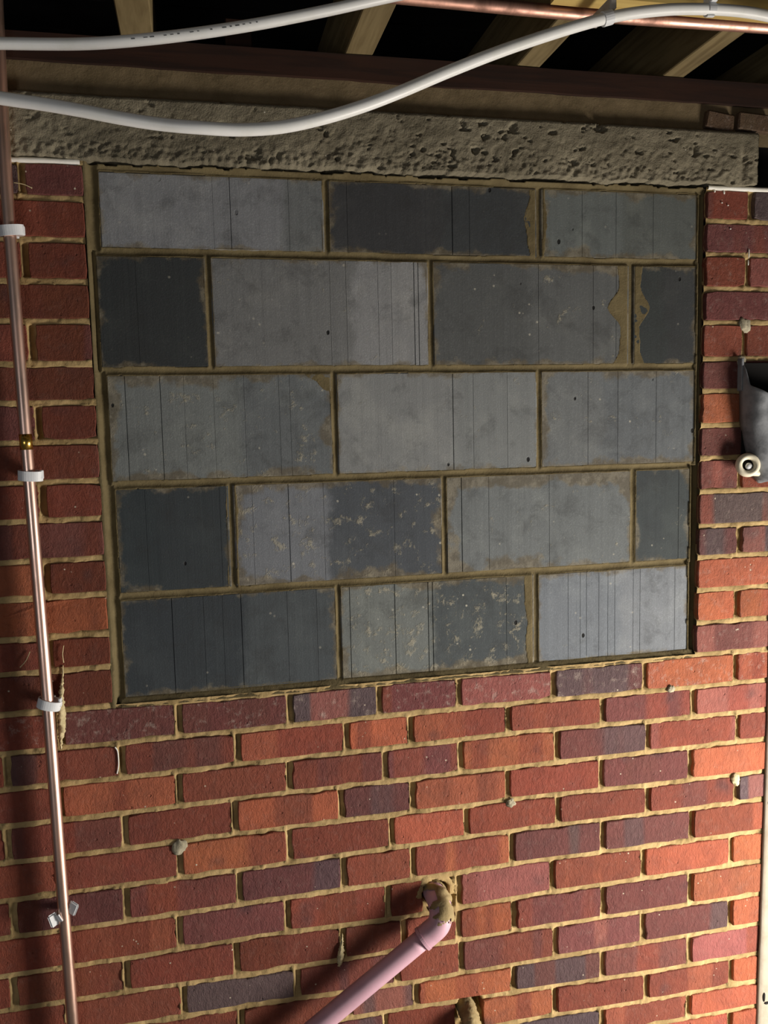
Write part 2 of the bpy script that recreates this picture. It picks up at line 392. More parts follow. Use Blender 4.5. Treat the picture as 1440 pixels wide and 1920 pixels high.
for hx, hz, hr in HOLES:
    d = np.hypot(X - hx, Z - hz) + fbm(X, Z, 40, 5) * 0.008
    ring = (d < hr + 0.016) & (Z > hz - 0.01)
    if hx < 0.7: Y = np.where(ring, 0.0005 + fbm(X, Z, 60, 8) * 0.003, Y)
    Y = np.where(d < hr + 0.003, 0.065, Y)
cx = (X[:-1, :-1] + X[1:, 1:]) / 2; cz = (Z[:-1, :-1] + Z[1:, 1:]) / 2
mask = ~((cx > JL(cz)) & (cx < JR(cz)) & (cz > 0.002))
wall = tag(grid_obj('wall_back', X, Y, Z, mask, M['mortar']), 'red brick wall with a block-filled window opening', kind='structure')

def make_brick(x0, x1, zt, zb, cm, c2, rough=0.0, chip=0.08, dust=0.0, yoff=None):
    """x0..x1 face edges, zt/zb functions of x for face top/bottom"""
    xc = (x0 + x1) / 2; zc = (float(zt(xc)) + float(zb(xc))) / 2; L = x1 - x0
    nl = max(3, int(L / 0.024)); P = []
    cr = 0.0022
    def j(a): return rnd.uniform(-a, a) + (rnd.uniform(0.001, 0.0045) if rnd.random() < chip else 0)
    for i in range(nl + 1):
        x = x0 + L * i / nl; e = 0.0025 if i in (0, nl) else 0
        P.append((x + (cr if i == 0 else -cr if i == nl else 0), float(zt(x)) - e * 0.5 - abs(j(0.0007))))
    for i in (1, 2, 3):
        P.append((x1 - abs(j(0.0010)), float(zt(x1)) + (float(zb(x1)) - float(zt(x1))) * i / 4))
    for i in range(nl, -1, -1):
        x = x0 + L * i / nl; e = 0.0025 if i in (0, nl) else 0
        P.append((x + (cr if i == 0 else -cr if i == nl else 0), float(zb(x)) + e * 0.5 + abs(j(0.0007))))
    for i in (3, 2, 1):
        P.append((x0 + abs(j(0.0010)), float(zt(x0)) + (float(zb(x0)) - float(zt(x0))) * i / 4))
    n = len(P); yo = rnd.uniform(-0.0012, 0.0012) if yoff is None else yoff; tl = rnd.uniform(-0.0012, 0.0012)
    V = [(p[0] - xc, 0.034, p[1] - zc) for p in P] + [(p[0] - xc, yo + 0.0016, p[1] - zc) for p in P]
    for p in P:
        dx = xc - p[0]; dz = zc - p[1]
        ix = max(-0.0015, min(0.0015, dx)); iz = max(-0.0015, min(0.0015, dz))
        V.append((p[0] - xc + ix, yo + tl * dx / L * 2 + rnd.uniform(-0.0003, 0.0003) * (1 + rough * 6), p[1] - zc + iz))
    F = []
    for r in (0, 1):
        for i in range(n):
            i2 = (i + 1) % n; F.append((r * n + i2, r * n + i, (r + 1) * n + i, (r + 1) * n + i2))
    F.append(tuple(2 * n + i for i in range(n - 1, -1, -1)))
    o = mesh_obj('brick', V, F, M['brick'], wall); o.location = (xc, 0, zc)
    jt = rnd.uniform(0.93, 1.07)
    f = lambda c: tuple(min(1, v / 255 * jt * rnd.uniform(0.97, 1.03)) for v in c)
    o.color = s2l(f(cm)) + (1,); o['tone2'] = list(s2l(f(c2)))[:3]; o['dust'] = float(dust)
    return o
G = 0.0050   # half bed joint
H = 0.0062   # half perpend
nbricks = 0
for k in range(14):
    cols = COLS[k].split()
    ps = list(PERP[k]); left = []
    x = ps[0]
    while x > XL + 0.03: x -= 0.225; left.append(x)
    left[-1] = XL
    edges = left[::-1] + ps + [XR]
    nleft = len(left)
    for i in range(len(edges) - 1):
        ci = max(0, i - nleft + 1); cc = cols[min(ci, len(cols) - 1)].replace('N', 'R')
        a = edges[i] + H; b = edges[i + 1] - H
        if i == 0: a = XL
        if i == len(edges) - 2: b = XR
        if b - a < 0.02: continue
        zt = lambda x, k=k: float(bz(k, x)) - G; zb = lambda x, k=k: float(bz(k + 1, x)) + G
        if k == 0: zt = lambda x, k=k: float(bz(0, x)) - 0.0045
        spans = [(a, b)]
        for hx, hz, hr in HOLES:
            if bz(k + 1, hx) < hz < bz(k, hx) and a < hx + hr and b > hx - hr:
                spans = [t for t in ((a, hx - hr - 0.001), (hx + hr + (0.009 if hx < 0.7 else 0.001), b)) if t[1] - t[0] > 0.012]
        for (p, q_) in spans:
            make_brick(p, q_, zt, zb, TY[cc[0]], TY[cc[1]], dust=0.75 if k == 0 else 0.12, chip=0.12); nbricks += 1
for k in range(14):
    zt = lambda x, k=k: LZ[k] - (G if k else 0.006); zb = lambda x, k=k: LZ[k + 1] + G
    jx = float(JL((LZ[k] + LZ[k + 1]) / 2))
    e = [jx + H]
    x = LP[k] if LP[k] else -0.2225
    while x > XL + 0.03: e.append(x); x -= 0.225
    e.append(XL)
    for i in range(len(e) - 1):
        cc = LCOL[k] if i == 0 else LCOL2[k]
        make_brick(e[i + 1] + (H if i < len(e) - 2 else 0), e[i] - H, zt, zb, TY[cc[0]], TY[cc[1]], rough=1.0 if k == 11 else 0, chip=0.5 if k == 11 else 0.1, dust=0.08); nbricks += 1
for k in range(14):
    zt = lambda x, k=k: RZ[k] - (G if k else 0.006); zb = lambda x, k=k: RZ[k + 1] + G
    jx = float(JR((RZ[k] + RZ[k + 1]) / 2)); cc = RCOL[k].split()
    e = [jx + 0.001, XR] if RP[k] is None else [jx + 0.001, RP[k], XR]
    for i in range(len(e) - 1):
        a = e[i] + (H if i else 0); b = e[i + 1] - (H if i + 2 < len(e) else 0)
        make_brick(a, b, zt, zb, TY[cc[i][0]], TY[cc[i][1]], dust=0.3, chip=0.14); nbricks += 1

# ------------------------------------------------------------------ block infill
HZ = [1.040, 0.8835, 0.658, 0.438, 0.217, 0.004]
ROWS = [[0.4535, 0.906], [0.217, 0.667, 1.120], [0.459, 0.905], [0.243, 0.689, 1.128], [0.455, 0.896]]
LEFT = [0.022, 0.010, 0.018, 0.022, 0.020]; RIGHT = [1.277, 1.278, 1.278, 1.268, 1.266]
SMEAR = {(0, 1): (0.014, 0.006), (1, 2): (0.024, 0.018), (4, 1): (0.010, 0.0), (3, 0): (0.002, 0.004)}
YB = 0.012
res = 0.0022
xs = np.arange(-0.004, 1.297, res); zs = np.arange(-0.004, 1.0535, res); X, Z = np.meshgrid(xs, zs)
n_c = fbm(X, Z, 40, 171, 3); w1 = fbm(X, Z, 9, 61, 3) * 0.006; w2 = fbm(X, Z, 9, 71, 3) * 0.005
d = np.full(X.shape, 1.0)
for i, zj in enumerate(HZ):
    hw = 0.0078 if 0 < i < 5 else 0.010
    dh = np.abs(Z - zj - w1) - hw
    d = np.minimum(d, dh)
row = np.clip(np.searchsorted(-np.array(HZ[1:-1]), -Z), 0, 4)
for r, js in enumerate(ROWS):
    sel = row == r
    for ji, xj in enumerate(js):
        le, re = SMEAR.get((r, ji), (0.0, 0.0)); nz = 0.5 + 1.6 * vnoise(X * 0, Z, 22, 80 + r * 3 + ji)
        dv = np.where(X < xj + w2, (xj + w2 - X) - 0.0072 - le * nz, (X - xj - w2) - 0.0072 - re * nz)
        dv0 = np.abs(X - xj - w2) - 0.0072
        d = np.where(sel, np.minimum(d, np.where((dv < 0) & (dv0 > 0), np.maximum(-0.0003, dv), dv)), d)
corner = -((X - 0.400) / 0.055 + (Z - 0.650) / 0.042 + 0.0) * 0.034 + n_c * 0.012
d = np.where((row == 2) & (X < 0.46) & (X > 0.36), np.minimum(d, np.maximum(corner, -0.0004)), d)
xl = np.array(LEFT)[row] + w2; xr = np.array(RIGHT)[row] + w2 * 0.6
d = np.minimum(d, np.minimum(X - xl, xr - X))
n1 = fbm(X, Z, 45, 90, 4); n2 = fbm(X, Z, 11, 95, 3)
smear = 0.0012 + np.clip(n1 * 0.010 + n2 * 0.006, 0, 0.005)
t = np.clip(-d / 0.0075, 0, 1)
Yi = np.where(d < 0, YB - 0.0006 + 0.0045 * (1 - (1 - t) ** 2), np.where(d < smear, YB - 0.0006 + 0.0012 * sstep(0.0, 1.0, d / smear), YB + 0.0045))
lipn = fbm(X * 0, Z, 18, 99, 3) * 0.006
lx = X - JL(Z)
Yi = np.where(lx < 0.004 + lipn, 0.0015, Yi)
ch = (lx >= 0.004 + lipn) & (X < xl)
u = np.clip((lx - 0.004) / np.maximum(xl - JL(Z) - 0.004, 0.004), 0, 1)
Yi = np.where(ch, 0.0015 + (YB - 0.0015) * sstep(0, 0.25, u) + 0.005 * np.sin(np.pi * u) ** 1.0, Yi)
rx = JR(Z) - X
Yi = np.where((X > xr) & (rx > 0), YB - 0.004 * (1 - sstep(0.0, 0.004, X - xr - 0.001)) + 0.012 * sstep(0.004, 0.007, X - xr), Yi)
Yi = np.where(rx <= 0.0005, 0.016, Yi)
crack = Z > 1.0445 + fbm(X, X * 0, 30, 130, 4) * 0.010
top = Z > 1.031 + w1
Yi = np.where(top & (X > xl), YB - 0.001 - 0.010 * sstep(1.033, 1.050, Z - w1) + 0.003, Yi)
bot = (Z < 0.0125 + w1 * 0.4) & (X > xl * 0.5) & (X < 1.28)
Yi = np.where(bot, 0.0012 + (YB - 0.0032) * np.clip((Z + 0.003) / 0.015, 0, 1), Yi)
Yi = np.where(crack & (X > 0.004), 0.034, Yi)
Yi = Yi + n1 * 0.0012
grid_obj('infill_mortar', X, Yi, Z, None, M['mortar_new'], wall)

FILM = {(2, 0.0): 0.018, (3, 0.2): 0.020, (3, 0.7): 0.026, (4, 0.5): 0.016, (1, 0.7): 0.010, (2, 0.9): 0.012, (0, 0.9): 0.010}
def make_block(r, x0, x1, c1, c2, split, splash, grooves):
    zt = HZ[r] - (0.006 if r else 0.008); zb = HZ[r + 1] + 0.006
    x0 += 0.004; x1 -= 0.004; xc = (x0 + x1) / 2; zc = (zt + zb) / 2
    prof = [(x0, 0.05), (x0, YB + 0.003), (x0 + 0.003, YB)]
    for g, wd, dp in sorted(grooves):
        if x0 + 0.008 < g < x1 - 0.008:
            prof += [(g - wd, YB), (g - wd * 0.3, YB + dp), (g + wd * 0.3, YB + dp), (g + wd, YB)]
    prof += [(x1 - 0.003, YB), (x1, YB + 0.003), (x1, 0.05)]
    V = []; F = []; n = len(prof)
    rowz = [(zb, 0.0), (zb + 0.003, 0), (zb * 0.67 + zt * 0.33, 1), (zb * 0.33 + zt * 0.67, 1), (zt - 0.003, 0), (zt, 0)]
    lean = rnd.uniform(-0.0012, 0.0012)
    for ri, (z, f) in enumerate(rowz):
        for i, (x, y) in enumerate(prof):
            yy = y + (0.003 if (ri in (0, 5) and 0 < i < n - 1) else 0)
            V.append((x - xc, yy, z - zc))
    for ri in range(5):
        for i in range(n - 1): F.append((ri * n + i, ri * n + i + 1, (ri + 1) * n + i + 1, (ri + 1) * n + i))
    F.append(tuple(range(n - 1, -1, -1))); F.append(tuple(5 * n + i for i in range(n)))
    o = mesh_obj('concrete_block', V, F, M['block'], wall); o.location = (xc, 0, zc)
    o['film_w'] = FILM.get((r, round(x0, 1)), 0.0); o.color = rgb(*c1); o['tone2'] = list(rgb(*c2))[:3]; o['split'] = float(split - xc); o['splash'] = float(splash); o['half_x'] = float((x1 - x0) / 2); o['half_z'] = float((zt - zb) / 2)
S, W_, D_ = 0.0005, 0.0010, 0.0020
g1 = lambda *a: [(x, S, 0.0007) for x in a]
g2 = lambda *a: [(x, W_, D_) for x in a]
BL = [
 [(125, 127, 130), (106, 109, 110), 0.37, 0.05, g1(0.232, 0.379) + g2(0.265)], [(58, 59, 61), (59, 62, 64), 0.7, 0.0, g1(0.496, 0.753) + g2(0.716)], [(97, 102, 101), (89, 93, 91), 1.1, 0.05, g1(1.005, 1.084, 1.172)],
 [(50, 53, 54), (52, 55, 56), 0.1, 0.12, g1(0.081)], [(110, 111, 111), (129, 130, 131), 0.50, 0.25, g1(0.457, 0.49, 0.556, 0.584) + g2(0.632, 0.641)], [(82, 84, 84), (90, 92, 92), 0.88, 0.3, g1(0.905, 1.031, 1.085)], [(54, 58, 58), (56, 58, 59), 1.2, 0.05, []],
 [(110, 114, 113), (97, 101, 103), 0.27, 0.42, g1(0.161, 0.218, 0.278, 0.347, 0.369) + g2(0.05, 0.116)], [(122, 124, 124), (118, 121, 121), 0.72, 0.25, g1(0.757, 0.833) + g2(0.712)], [(104, 107, 108), (97, 101, 104), 1.05, 0.32, g1(1.019, 1.09, 1.183)],
 [(52, 58, 61), (54, 59, 62), 0.1, 0.08, g1(0.077, 0.221)], [(110, 113, 118), (73, 77, 82), 0.44, 0.5, g1(0.286, 0.431, 0.58) + g2(0.359)], [(106, 110, 111), (104, 108, 109), 0.9, 0.28, g1(0.789, 0.928) + g2(0.728)], [(61, 66, 68), (63, 68, 69), 1.2, 0.2, g1(1.241)],
 [(54, 59, 63), (70, 75, 78), 0.255, 0.1, g1(0.18, 0.218, 0.349, 0.41) + g2(0.118, 0.255)], [(106, 110, 108), (70, 75, 77), 0.66, 0.55, g1(0.827) + g2(0.48, 0.577, 0.65, 0.66)], [(108, 113, 119), (115, 119, 124), 1.1, 0.18, g1(0.972, 1.001, 1.016, 1.046, 1.068, 1.085, 1.13, 1.147, 1.234)]]
bi = 0
for r, js in enumerate(ROWS):
    e = [LEFT[r] - 0.006] + js + [RIGHT[r] + 0.006]
    for i in range(len(e) - 1):
        make_block(r, e[i] + (0.0 if i == 0 else 0.0), e[i + 1], *BL[bi]); bi += 1

# added dark panel behind the wall, stops ambient light leaking through gaps
box_obj('backing_panel', (XL, 1.7, 0.075, 0.11, ZB, 1.20), M['dark'], wall)
# white paint line along the brick tops each side of the opening
def paint_line(x0, x1, z, seed):
    n = 26; V = []; F = []
    for i in range(n + 1):
        x = x0 + (x1 - x0) * i / n
        a = 0.0012 * float(vnoise(np.array([x]), np.array([0.0]), 60, seed)[0]); b = 0.0022 * float(vnoise(np.array([x]), np.array([3.0]), 45, seed)[0])
        V += [(x, 0.008, z + 0.004 + a), (x, -0.0005, z + 0.0025 + a), (x, -0.0030, z + a * 0.5), (x, -0.0026, z - 0.0042 - b), (x, 0.004, z - 0.0050 - b)]
    for i in range(n):
        for k in range(4): F.append((i * 5 + k, i * 5 + k + 1, i * 5 + k + 6, i * 5 + k + 5))
    o = mesh_obj('paint_line', V, F, M['paint'], wall, True); o['label'] = 'white paint line along the brick edge'
paint_line(-0.40, -0.008, 1.0445, 5); paint_line(1.296, 1.468, 1.0452, 6)
for i, (x, z, l) in enumerate([(1.312, 1.036, 0.006), (1.335, 1.034, 0.008), (1.399, 0.905, 0.022), (1.398, 0.885, 0.012), (1.345, 1.007, 0.003), (1.33, 1.012, 0.003), (1.352, 0.957, 0.003)]):
    blob('paint_drip', (x, -0.001, z), 0.0014 if l > 0.01 else 0.002, 0.0015, l * 0.5, M['paint'], wall, 40 + i, 0.3, 2)
# fixings, plugs and mortar left on the face
for i, (x, z, a, b, mm) in enumerate([(0.828, -0.297, 0.0105, 0.0115, 'mortar_grey'), (0.111, -0.306, 0.0125, 0.015, 'mortar_grey'), (1.390, -0.310, 0.011, 0.013, 'mortar_cream'),
                                      (1.219, -0.072, 0.009, 0.008, 'mortar_grey'), (1.391, 0.748, 0.013, 0.016, 'mortar_grey'), (1.385, 0.668, 0.010, 0.012, 'mortar_grey')]):
    o = blob('mortar_plug', (x, -0.001, z), a, 0.0045, b, M[mm], wall, 60 + i, 0.8)
    o['label'] = 'pale mortar plug in a joint'
def dribble(pts, rads, seed):
    path = catmull(pts, 10); n = len(path)
    rr = random.Random(seed); tab = [[rr.uniform(-1, 1) for k in range(12)] for i in range(n)]
    def rad(t):
        u = t * (len(rads) - 1); i = min(int(u), len(rads) - 2); return rads[i] + (rads[i + 1] - rads[i]) * (u - i)
    V, F = sweep_mesh(path, rad, 12, True, lambda i, k: tab[i][k] * 0.0030 * min(1, rad(i / (n - 1)) / 0.004))
    o = mesh_obj('mortar_dribble', V, F, M['mortar_cream'], wall, True); o['label'] = 'cream dribble of mortar hanging down the bricks'
dribble([(-0.092, 0.0, 0.092), (-0.094, -0.003, 0.066), (-0.098, -0.006, 0.035), (-0.099, -0.008, 0.0), (-0.100, -0.007, -0.03), (-0.104, -0.004, -0.055), (-0.105, -0.001, -0.075)], [0.0007, 0.0015, 0.0045, 0.0065, 0.0062, 0.0035, 0.001], 3)
dribble([(0.442, 0.0, -0.545), (0.440, -0.003, -0.570), (0.436, -0.005, -0.595), (0.432, -0.003, -0.616)], [0.0008, 0.003, 0.0065, 0.002], 4)

o = tube('paint_edge', [(-0.004, -0.0012, -0.082), (0.0005, -0.0022, -0.090), (0.0015, -0.0022, -0.105), (0.0008, -0.0022, -0.122), (-0.003, -0.0012, -0.137)], 0.0013, M['paint'], wall, 8, 6); o['label'] = 'white paint along a brick end'
for i, pts in enumerate([[(-0.150, -0.004, 0.125), (-0.158, -0.005, 0.108), (-0.170, -0.003, 0.095)], [(-0.088, -0.003, 0.132), (-0.091, -0.004, 0.115), (-0.090, -0.004, 0.098)], [(-0.125, -0.006, 1.0), (-0.108, -0.004, 0.998), (-0.094, -0.003, 0.992)]]):
    tube('cobweb_strand', pts, lambda t: 0.0008 + 0.0012 * max(0, t - 0.7), M['mortar_cream'], wall, 6, 6)
# ------------------------------------------------------------------ upper band of mortar behind the lintel
xs = np.arange(-0.45, 1.60, 0.006); zs = np.arange(1.135, 1.2285, 0.004); X, Z = np.meshgrid(xs, zs)
Yb = 0.004 + fbm(X, Z, 12, 15) * 0.006 + fbm(X, Z, 90, 16) * 0.002
band = grid_obj('mortar_band', X, Yb, Z, None, M['band'], wall)
for (a, b, t) in ((1.285, 1.352, 0), (1.362, 1.44, 1)):
    o = box_obj('brick', (-(b - a) / 2, (b - a) / 2, -0.016, 0.014, -0.018, 0.018), M['brick'], wall, 0.003, 0.002)
    o.location = ((a + b) / 2, 0.006, 1.182); o.rotation_euler = (0, 0.10 - 0.03 * t, 0); o.color = rgb(98, 78, 60); o['tone2'] = list(rgb(92, 76, 58))[:3]; o['dust'] = 0.6

# ------------------------------------------------------------------ concrete lintel
lx0, lx1 = -0.42, 1.412
xs = np.arange(lx0, lx1 + 0.001, 0.003); zs = np.linspace(0, 1, 48); X, T = np.meshgrid(xs, zs)
lowj = (fbm(X, X * 0, 16, 44, 4) * 0.014 + fbm(X, X * 0, 60, 45, 3) * 0.008)
Z = 1.0490 + lowj * (1 - T) ** 2 + T * 0.111 + fbm(X, X * 0, 8, 46) * 0.003 * T
rg = 1 - sstep(0.45, 1.0, T) * 0.6
Y = -0.015 + fbm(X, Z, 14, 47) * 0.007 * rg + fbm(X, Z, 80, 48) * 0.006 * rg
pit = np.clip(fbm(X * 1.0, Z * 1.5, 46, 49, 5) - 0.19, 0, 1); rid = np.clip(0.035 - np.abs(fbm(X, Z, 26, 149, 4)), 0, 1) * (fbm(X, Z, 5, 151, 2) > 0.03); Y = Y + rid * 0.07 * rg + np.minimum(pit * 0.15, 0.010) * (0.4 + 0.6 * sstep(0.0, 0.5, X / 1.3))
Y = np.where(T > 0.97, Y + 0.003, Y); Y = Y + (T < 0.22) * fbm(X, Z, 130, 55, 3) * 0.008
edge = sstep(0.0, 0.02, lx1 - X); Y = Y + (1 - edge) * (0.003 + fbm(X, Z, 40, 50) * 0.008)
dip = np.exp(-(((X - 1.33) / 0.035) ** 2 + ((Z - 1.085) / 0.03) ** 2)); Y = Y - dip * 0.006 + np.exp(-(((X - 1.372) / 0.008) ** 2 + ((Z - 1.09) / 0.04) ** 2)) * 0.009
nr, nc = X.shape
ft = np.stack([X, Y, Z], -1)
back = lambda a: np.stack([a[:, 0], np.full(len(a), 0.07), a[:, 2]], -1)
V = ft.reshape(-1, 3).tolist(); F = []
for r in range(nr - 1):
    for c in range(nc - 1): F.append((r * nc + c, r * nc + c + 1, (r + 1) * nc + c + 1, (r + 1) * nc + c))
b0 = len(V); V += back(ft[0]).tolist(); t0 = len(V); V += back(ft[-1]).tolist()
for c in range(nc - 1):
    F.append((b0 + c, b0 + c + 1, c + 1, c)); F.append(((nr - 1) * nc + c, (nr - 1) * nc + c + 1, t0 + c + 1, t0 + c)); F.append((t0 + c, t0 + c + 1, b0 + c + 1, b0 + c))
F.append(tuple([r * nc + nc - 1 for r in range(nr)] + [t0 + nc - 1, b0 + nc - 1])); F.append(tuple([r * nc for r in range(nr - 1, -1, -1)] + [b0, t0]))
o = mesh_obj('concrete_lintel', V, F, M['concrete'], None, True)
tag(o, 'rough grey concrete lintel spanning the top of the blocked-up opening', 'lintel')

# ------------------------------------------------------------------ timber wall plate, joists, boards
def rough_beam(name, x0, x1, y0, y1, z0, z1, m, parent=None, n=60, amp=0.004, seed=1):
    V = []; F = []
    for i in range(n + 1):
        x = x0 + (x1 - x0) * i / n
        a = float(fbm(np.array([x]), np.array([0.0]), 9, seed)[0]) * amp * 2; b = float(fbm(np.array([x]), np.array([7.0]), 7, seed)[0]) * amp
        V += [(x, y0, z0 + a), (x, y0 + b * 0.3, (z0 + z1) / 2), (x, y0, z1 + b * 0.4), (x, y1, z1), (x, y1, z0)]
    for i in range(n):
        for k in range(5): k2 = (k + 1) % 5; F.append((i * 5 + k, i * 5 + k2, i * 5 + 5 + k2, i * 5 + 5 + k))
    F.append((4, 3, 2, 1, 0)); F.append(tuple(n * 5 + k for k in range(5)))
    return mesh_obj(name, V, F, m, parent)
o = rough_beam('wall_plate', -0.62, 1.70, -0.006, 0.094, 1.2185, 1.266, M['plate'])
tag(o, 'dark reddish-brown timber wall plate lying above the lintel', 'timber beam')

ZJ = 1.268
# ceiling void: floor boards above the joists, made board by board
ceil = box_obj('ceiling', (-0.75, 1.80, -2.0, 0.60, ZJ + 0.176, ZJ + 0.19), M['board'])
tag(ceil, 'floor boards seen from below between the joists, coloured dark for the unlit void', kind='structure')
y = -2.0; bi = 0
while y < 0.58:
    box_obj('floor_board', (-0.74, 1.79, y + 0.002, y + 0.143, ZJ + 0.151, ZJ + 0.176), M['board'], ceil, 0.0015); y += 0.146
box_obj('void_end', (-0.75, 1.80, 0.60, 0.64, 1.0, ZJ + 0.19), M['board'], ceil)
for xj, wdt in ((-0.30, 0.052), (0.106, 0.060), (0.525, 0.056), (0.879, 0.052), (1.207, 0.050), (1.56, 0.05)):
    bm = bmesh.new(); add_box(bm, xj - wdt / 2, xj + wdt / 2, -2.0, 0.60, ZJ, ZJ + 0.15, jit=0.0008)
    bmesh.ops.bevel(bm, geom=list(bm.edges), offset=0.002, segments=1, affect='EDGES')
    bm_obj('joist', bm, M['joist'], ceil)
box_obj('timber_packing', (0.27, 0.32, 0.02, 0.06, ZJ - 0.001, ZJ + 0.06), M['plate'], ceil, 0.002)
o = rough_beam('batten', 0.80, 1.75, -0.335, -0.297, 1.247, ZJ - 0.0005, M['batten'], None, 20, 0.0015, 8)
tag(o, 'pale yellow timber batten fixed under the joists at top right', 'batten')

# ------------------------------------------------------------------ pipes under the joists
o = tube('copper_pipe', [(-0.05, -0.28, 1.252), (0.57, -0.28, 1.2465), (0.875, -0.28, 1.2445), (1.232, -0.28, 1.2495), (1.72, -0.28, 1.256)], 0.0112, M['old_copper'], None, 24, 10)
tag(o, 'horizontal copper pipe slung under the ceiling joists at top right', 'pipe')

def white_pipe(pts, r, label):
    e = empty('white_plastic_pipe', pts[0]); tag(e, label, 'pipe', 'white plastic pipes')
    keep(tube('pipe_run', pts, r, M['white'], None, 20, 10), e); return e
p1 = [(-0.55, -0.33, 1.12), (-0.153, -0.36, 1.0935), (-0.067, -0.37, 1.0935), (0.035, -0.38, 1.0955), (0.109, -0.385, 1.1025), (0.2, -0.39, 1.1165), (0.294, -0.39, 1.137), (0.391, -0.385, 1.164), (0.487, -0.38, 1.193), (0.60, -0.37, 1.228), (0.72, -0.36, 1.245), (0.85, -0.36, 1.252)]
e1 = white_pipe(p1[:-2] + [(0.63, -0.365, 1.2365)], 0.0083, 'white plastic pipe curving up from the left edge to the top middle')
bm = bmesh.new(); path = catmull(p1, 10); T, N = frames(path); rr = random.Random(5)
for i in range(len(path) - 1):
    p = path[i]
    if 0.115 < p.x < 0.30 and rr.random() < 0.75:
        t = T[i]; out = Vector((-0.15, -1, 0.02)); out = (out - t * out.dot(t)).normalized(); up = t.cross(out) * -1
        if up.z < 0: up = -up
        c = p + out * 0.00845; l = rr.uniform(0.0012, 0.0032); hh = rr.uniform(0.0006, 0.0010); off = -0.001
        v = [bm.verts.new(c + t * a + up * (b + off)) for a, b in ((-l, -hh), (l, -hh), (l, hh), (-l, hh))]; bm.faces.new(v)
pr = bm_obj('printed_marks', bm, M['print']); keep(pr, e1); pr['kind'] = 'stuff'
p2 = [(-0.55, -0.30, 1.10), (-0.162, -0.34, 1.0395), (-0.073, -0.36, 1.0225), (-0.017, -0.375, 1.0125), (0.039, -0.39, 1.001), (0.094, -0.4, 0.990), (0.149, -0.41, 0.981), (0.205, -0.42, 0.9755), (0.262, -0.42, 0.9755), (0.321, -0.42, 0.982), (0.38, -0.42, 0.9965), (0.442, -0.415, 1.0185), (0.506, -0.41, 1.046), (0.594, -0.4, 1.088), (0.694, -0.39, 1.132), (0.808, -0.38, 1.176), (0.888, -0.37, 1.203), (0.968, -0.365, 1.220), (1.04, -0.36, 1.2295), (1.114, -0.355, 1.2345), (1.18, -0.35, 1.2335), (1.266, -0.35, 1.222), (1.45, -0.35, 1.19)]
white_pipe(p2, 0.0092, 'white plastic pipe sagging across the lintel then rising to the clips at top right')

def ring_band(name, c, axis, r0, r1, h, a0, a1, m, n=20, sx=0.0):
    """band of rectangular section around axis through c from angle a0 to a1"""
    ax = Vector(axis).normalized(); ref = Vector((1, 0, 0)); ref = (ref - ax * ref.dot(ax)).normalized(); bi = ax.cross(ref)
    V = []; F = []
    for i in range(n + 1):
        a = math.radians(a0 + (a1 - a0) * i / n); dr = ref * math.cos(a) + bi * math.sin(a)
        for r, s in ((r0, -1), (r1, -1), (r1, 1), (r0, 1)): V.append(Vector(c) + dr * r + ref * (sx * math.copysign(abs(math.cos(a)) ** 0.6, math.cos(a))) + ax * (s * h / 2))
    for i in range(n):
        for k in range(4): k2 = (k + 1) % 4; F.append((i * 4 + k, i * 4 + k2, i * 4 + 4 + k2, i * 4 + 4 + k))
    F.append((3, 2, 1, 0)); F.append(tuple(n * 4 + k for k in range(4)))
    return mesh_obj(name, V, F, m)
# clips holding the white pipe and the copper pipe
e = empty('pipe_clip', (1.063, -0.357, 1.231)); tag(e, 'small white clip on the white pipe under the yellow batten', 'clip')
keep(ring_band('clip_band', (1.063, -0.358, 1.231), (1, 0, 0.06), 0.0094, 0.0116, 0.013, -20, 300, M['clip']), e)
keep(box_obj('clip_stem', (1.057, 1.069, -0.372, -0.346, 1.239, 1.262), M['clip'], None, 0.0015), e)
e = empty('pipe_clip', (0.872, -0.33, 1.20)); tag(e, 'grey-white bracket clip gripping the copper pipe above the white pipe', 'clip')
keep(ring_band('clip_band', (0.866, -0.3725, 1.1965), (1, 0, 0.32), 0.0094, 0.0118, 0.016, 0, 360, M['clip']), e)
keep(box_obj('clip_stem', (0.872, 0.884, -0.372, -0.300, 1.2125, 1.2320), M['dullclip'], None, 0.002), e)
keep(ring_band('clip_band', (0.880, -0.28, 1.2446), (1, 0, 0), 0.0114, 0.0140, 0.016, 0, 360, M['dullclip']), e)

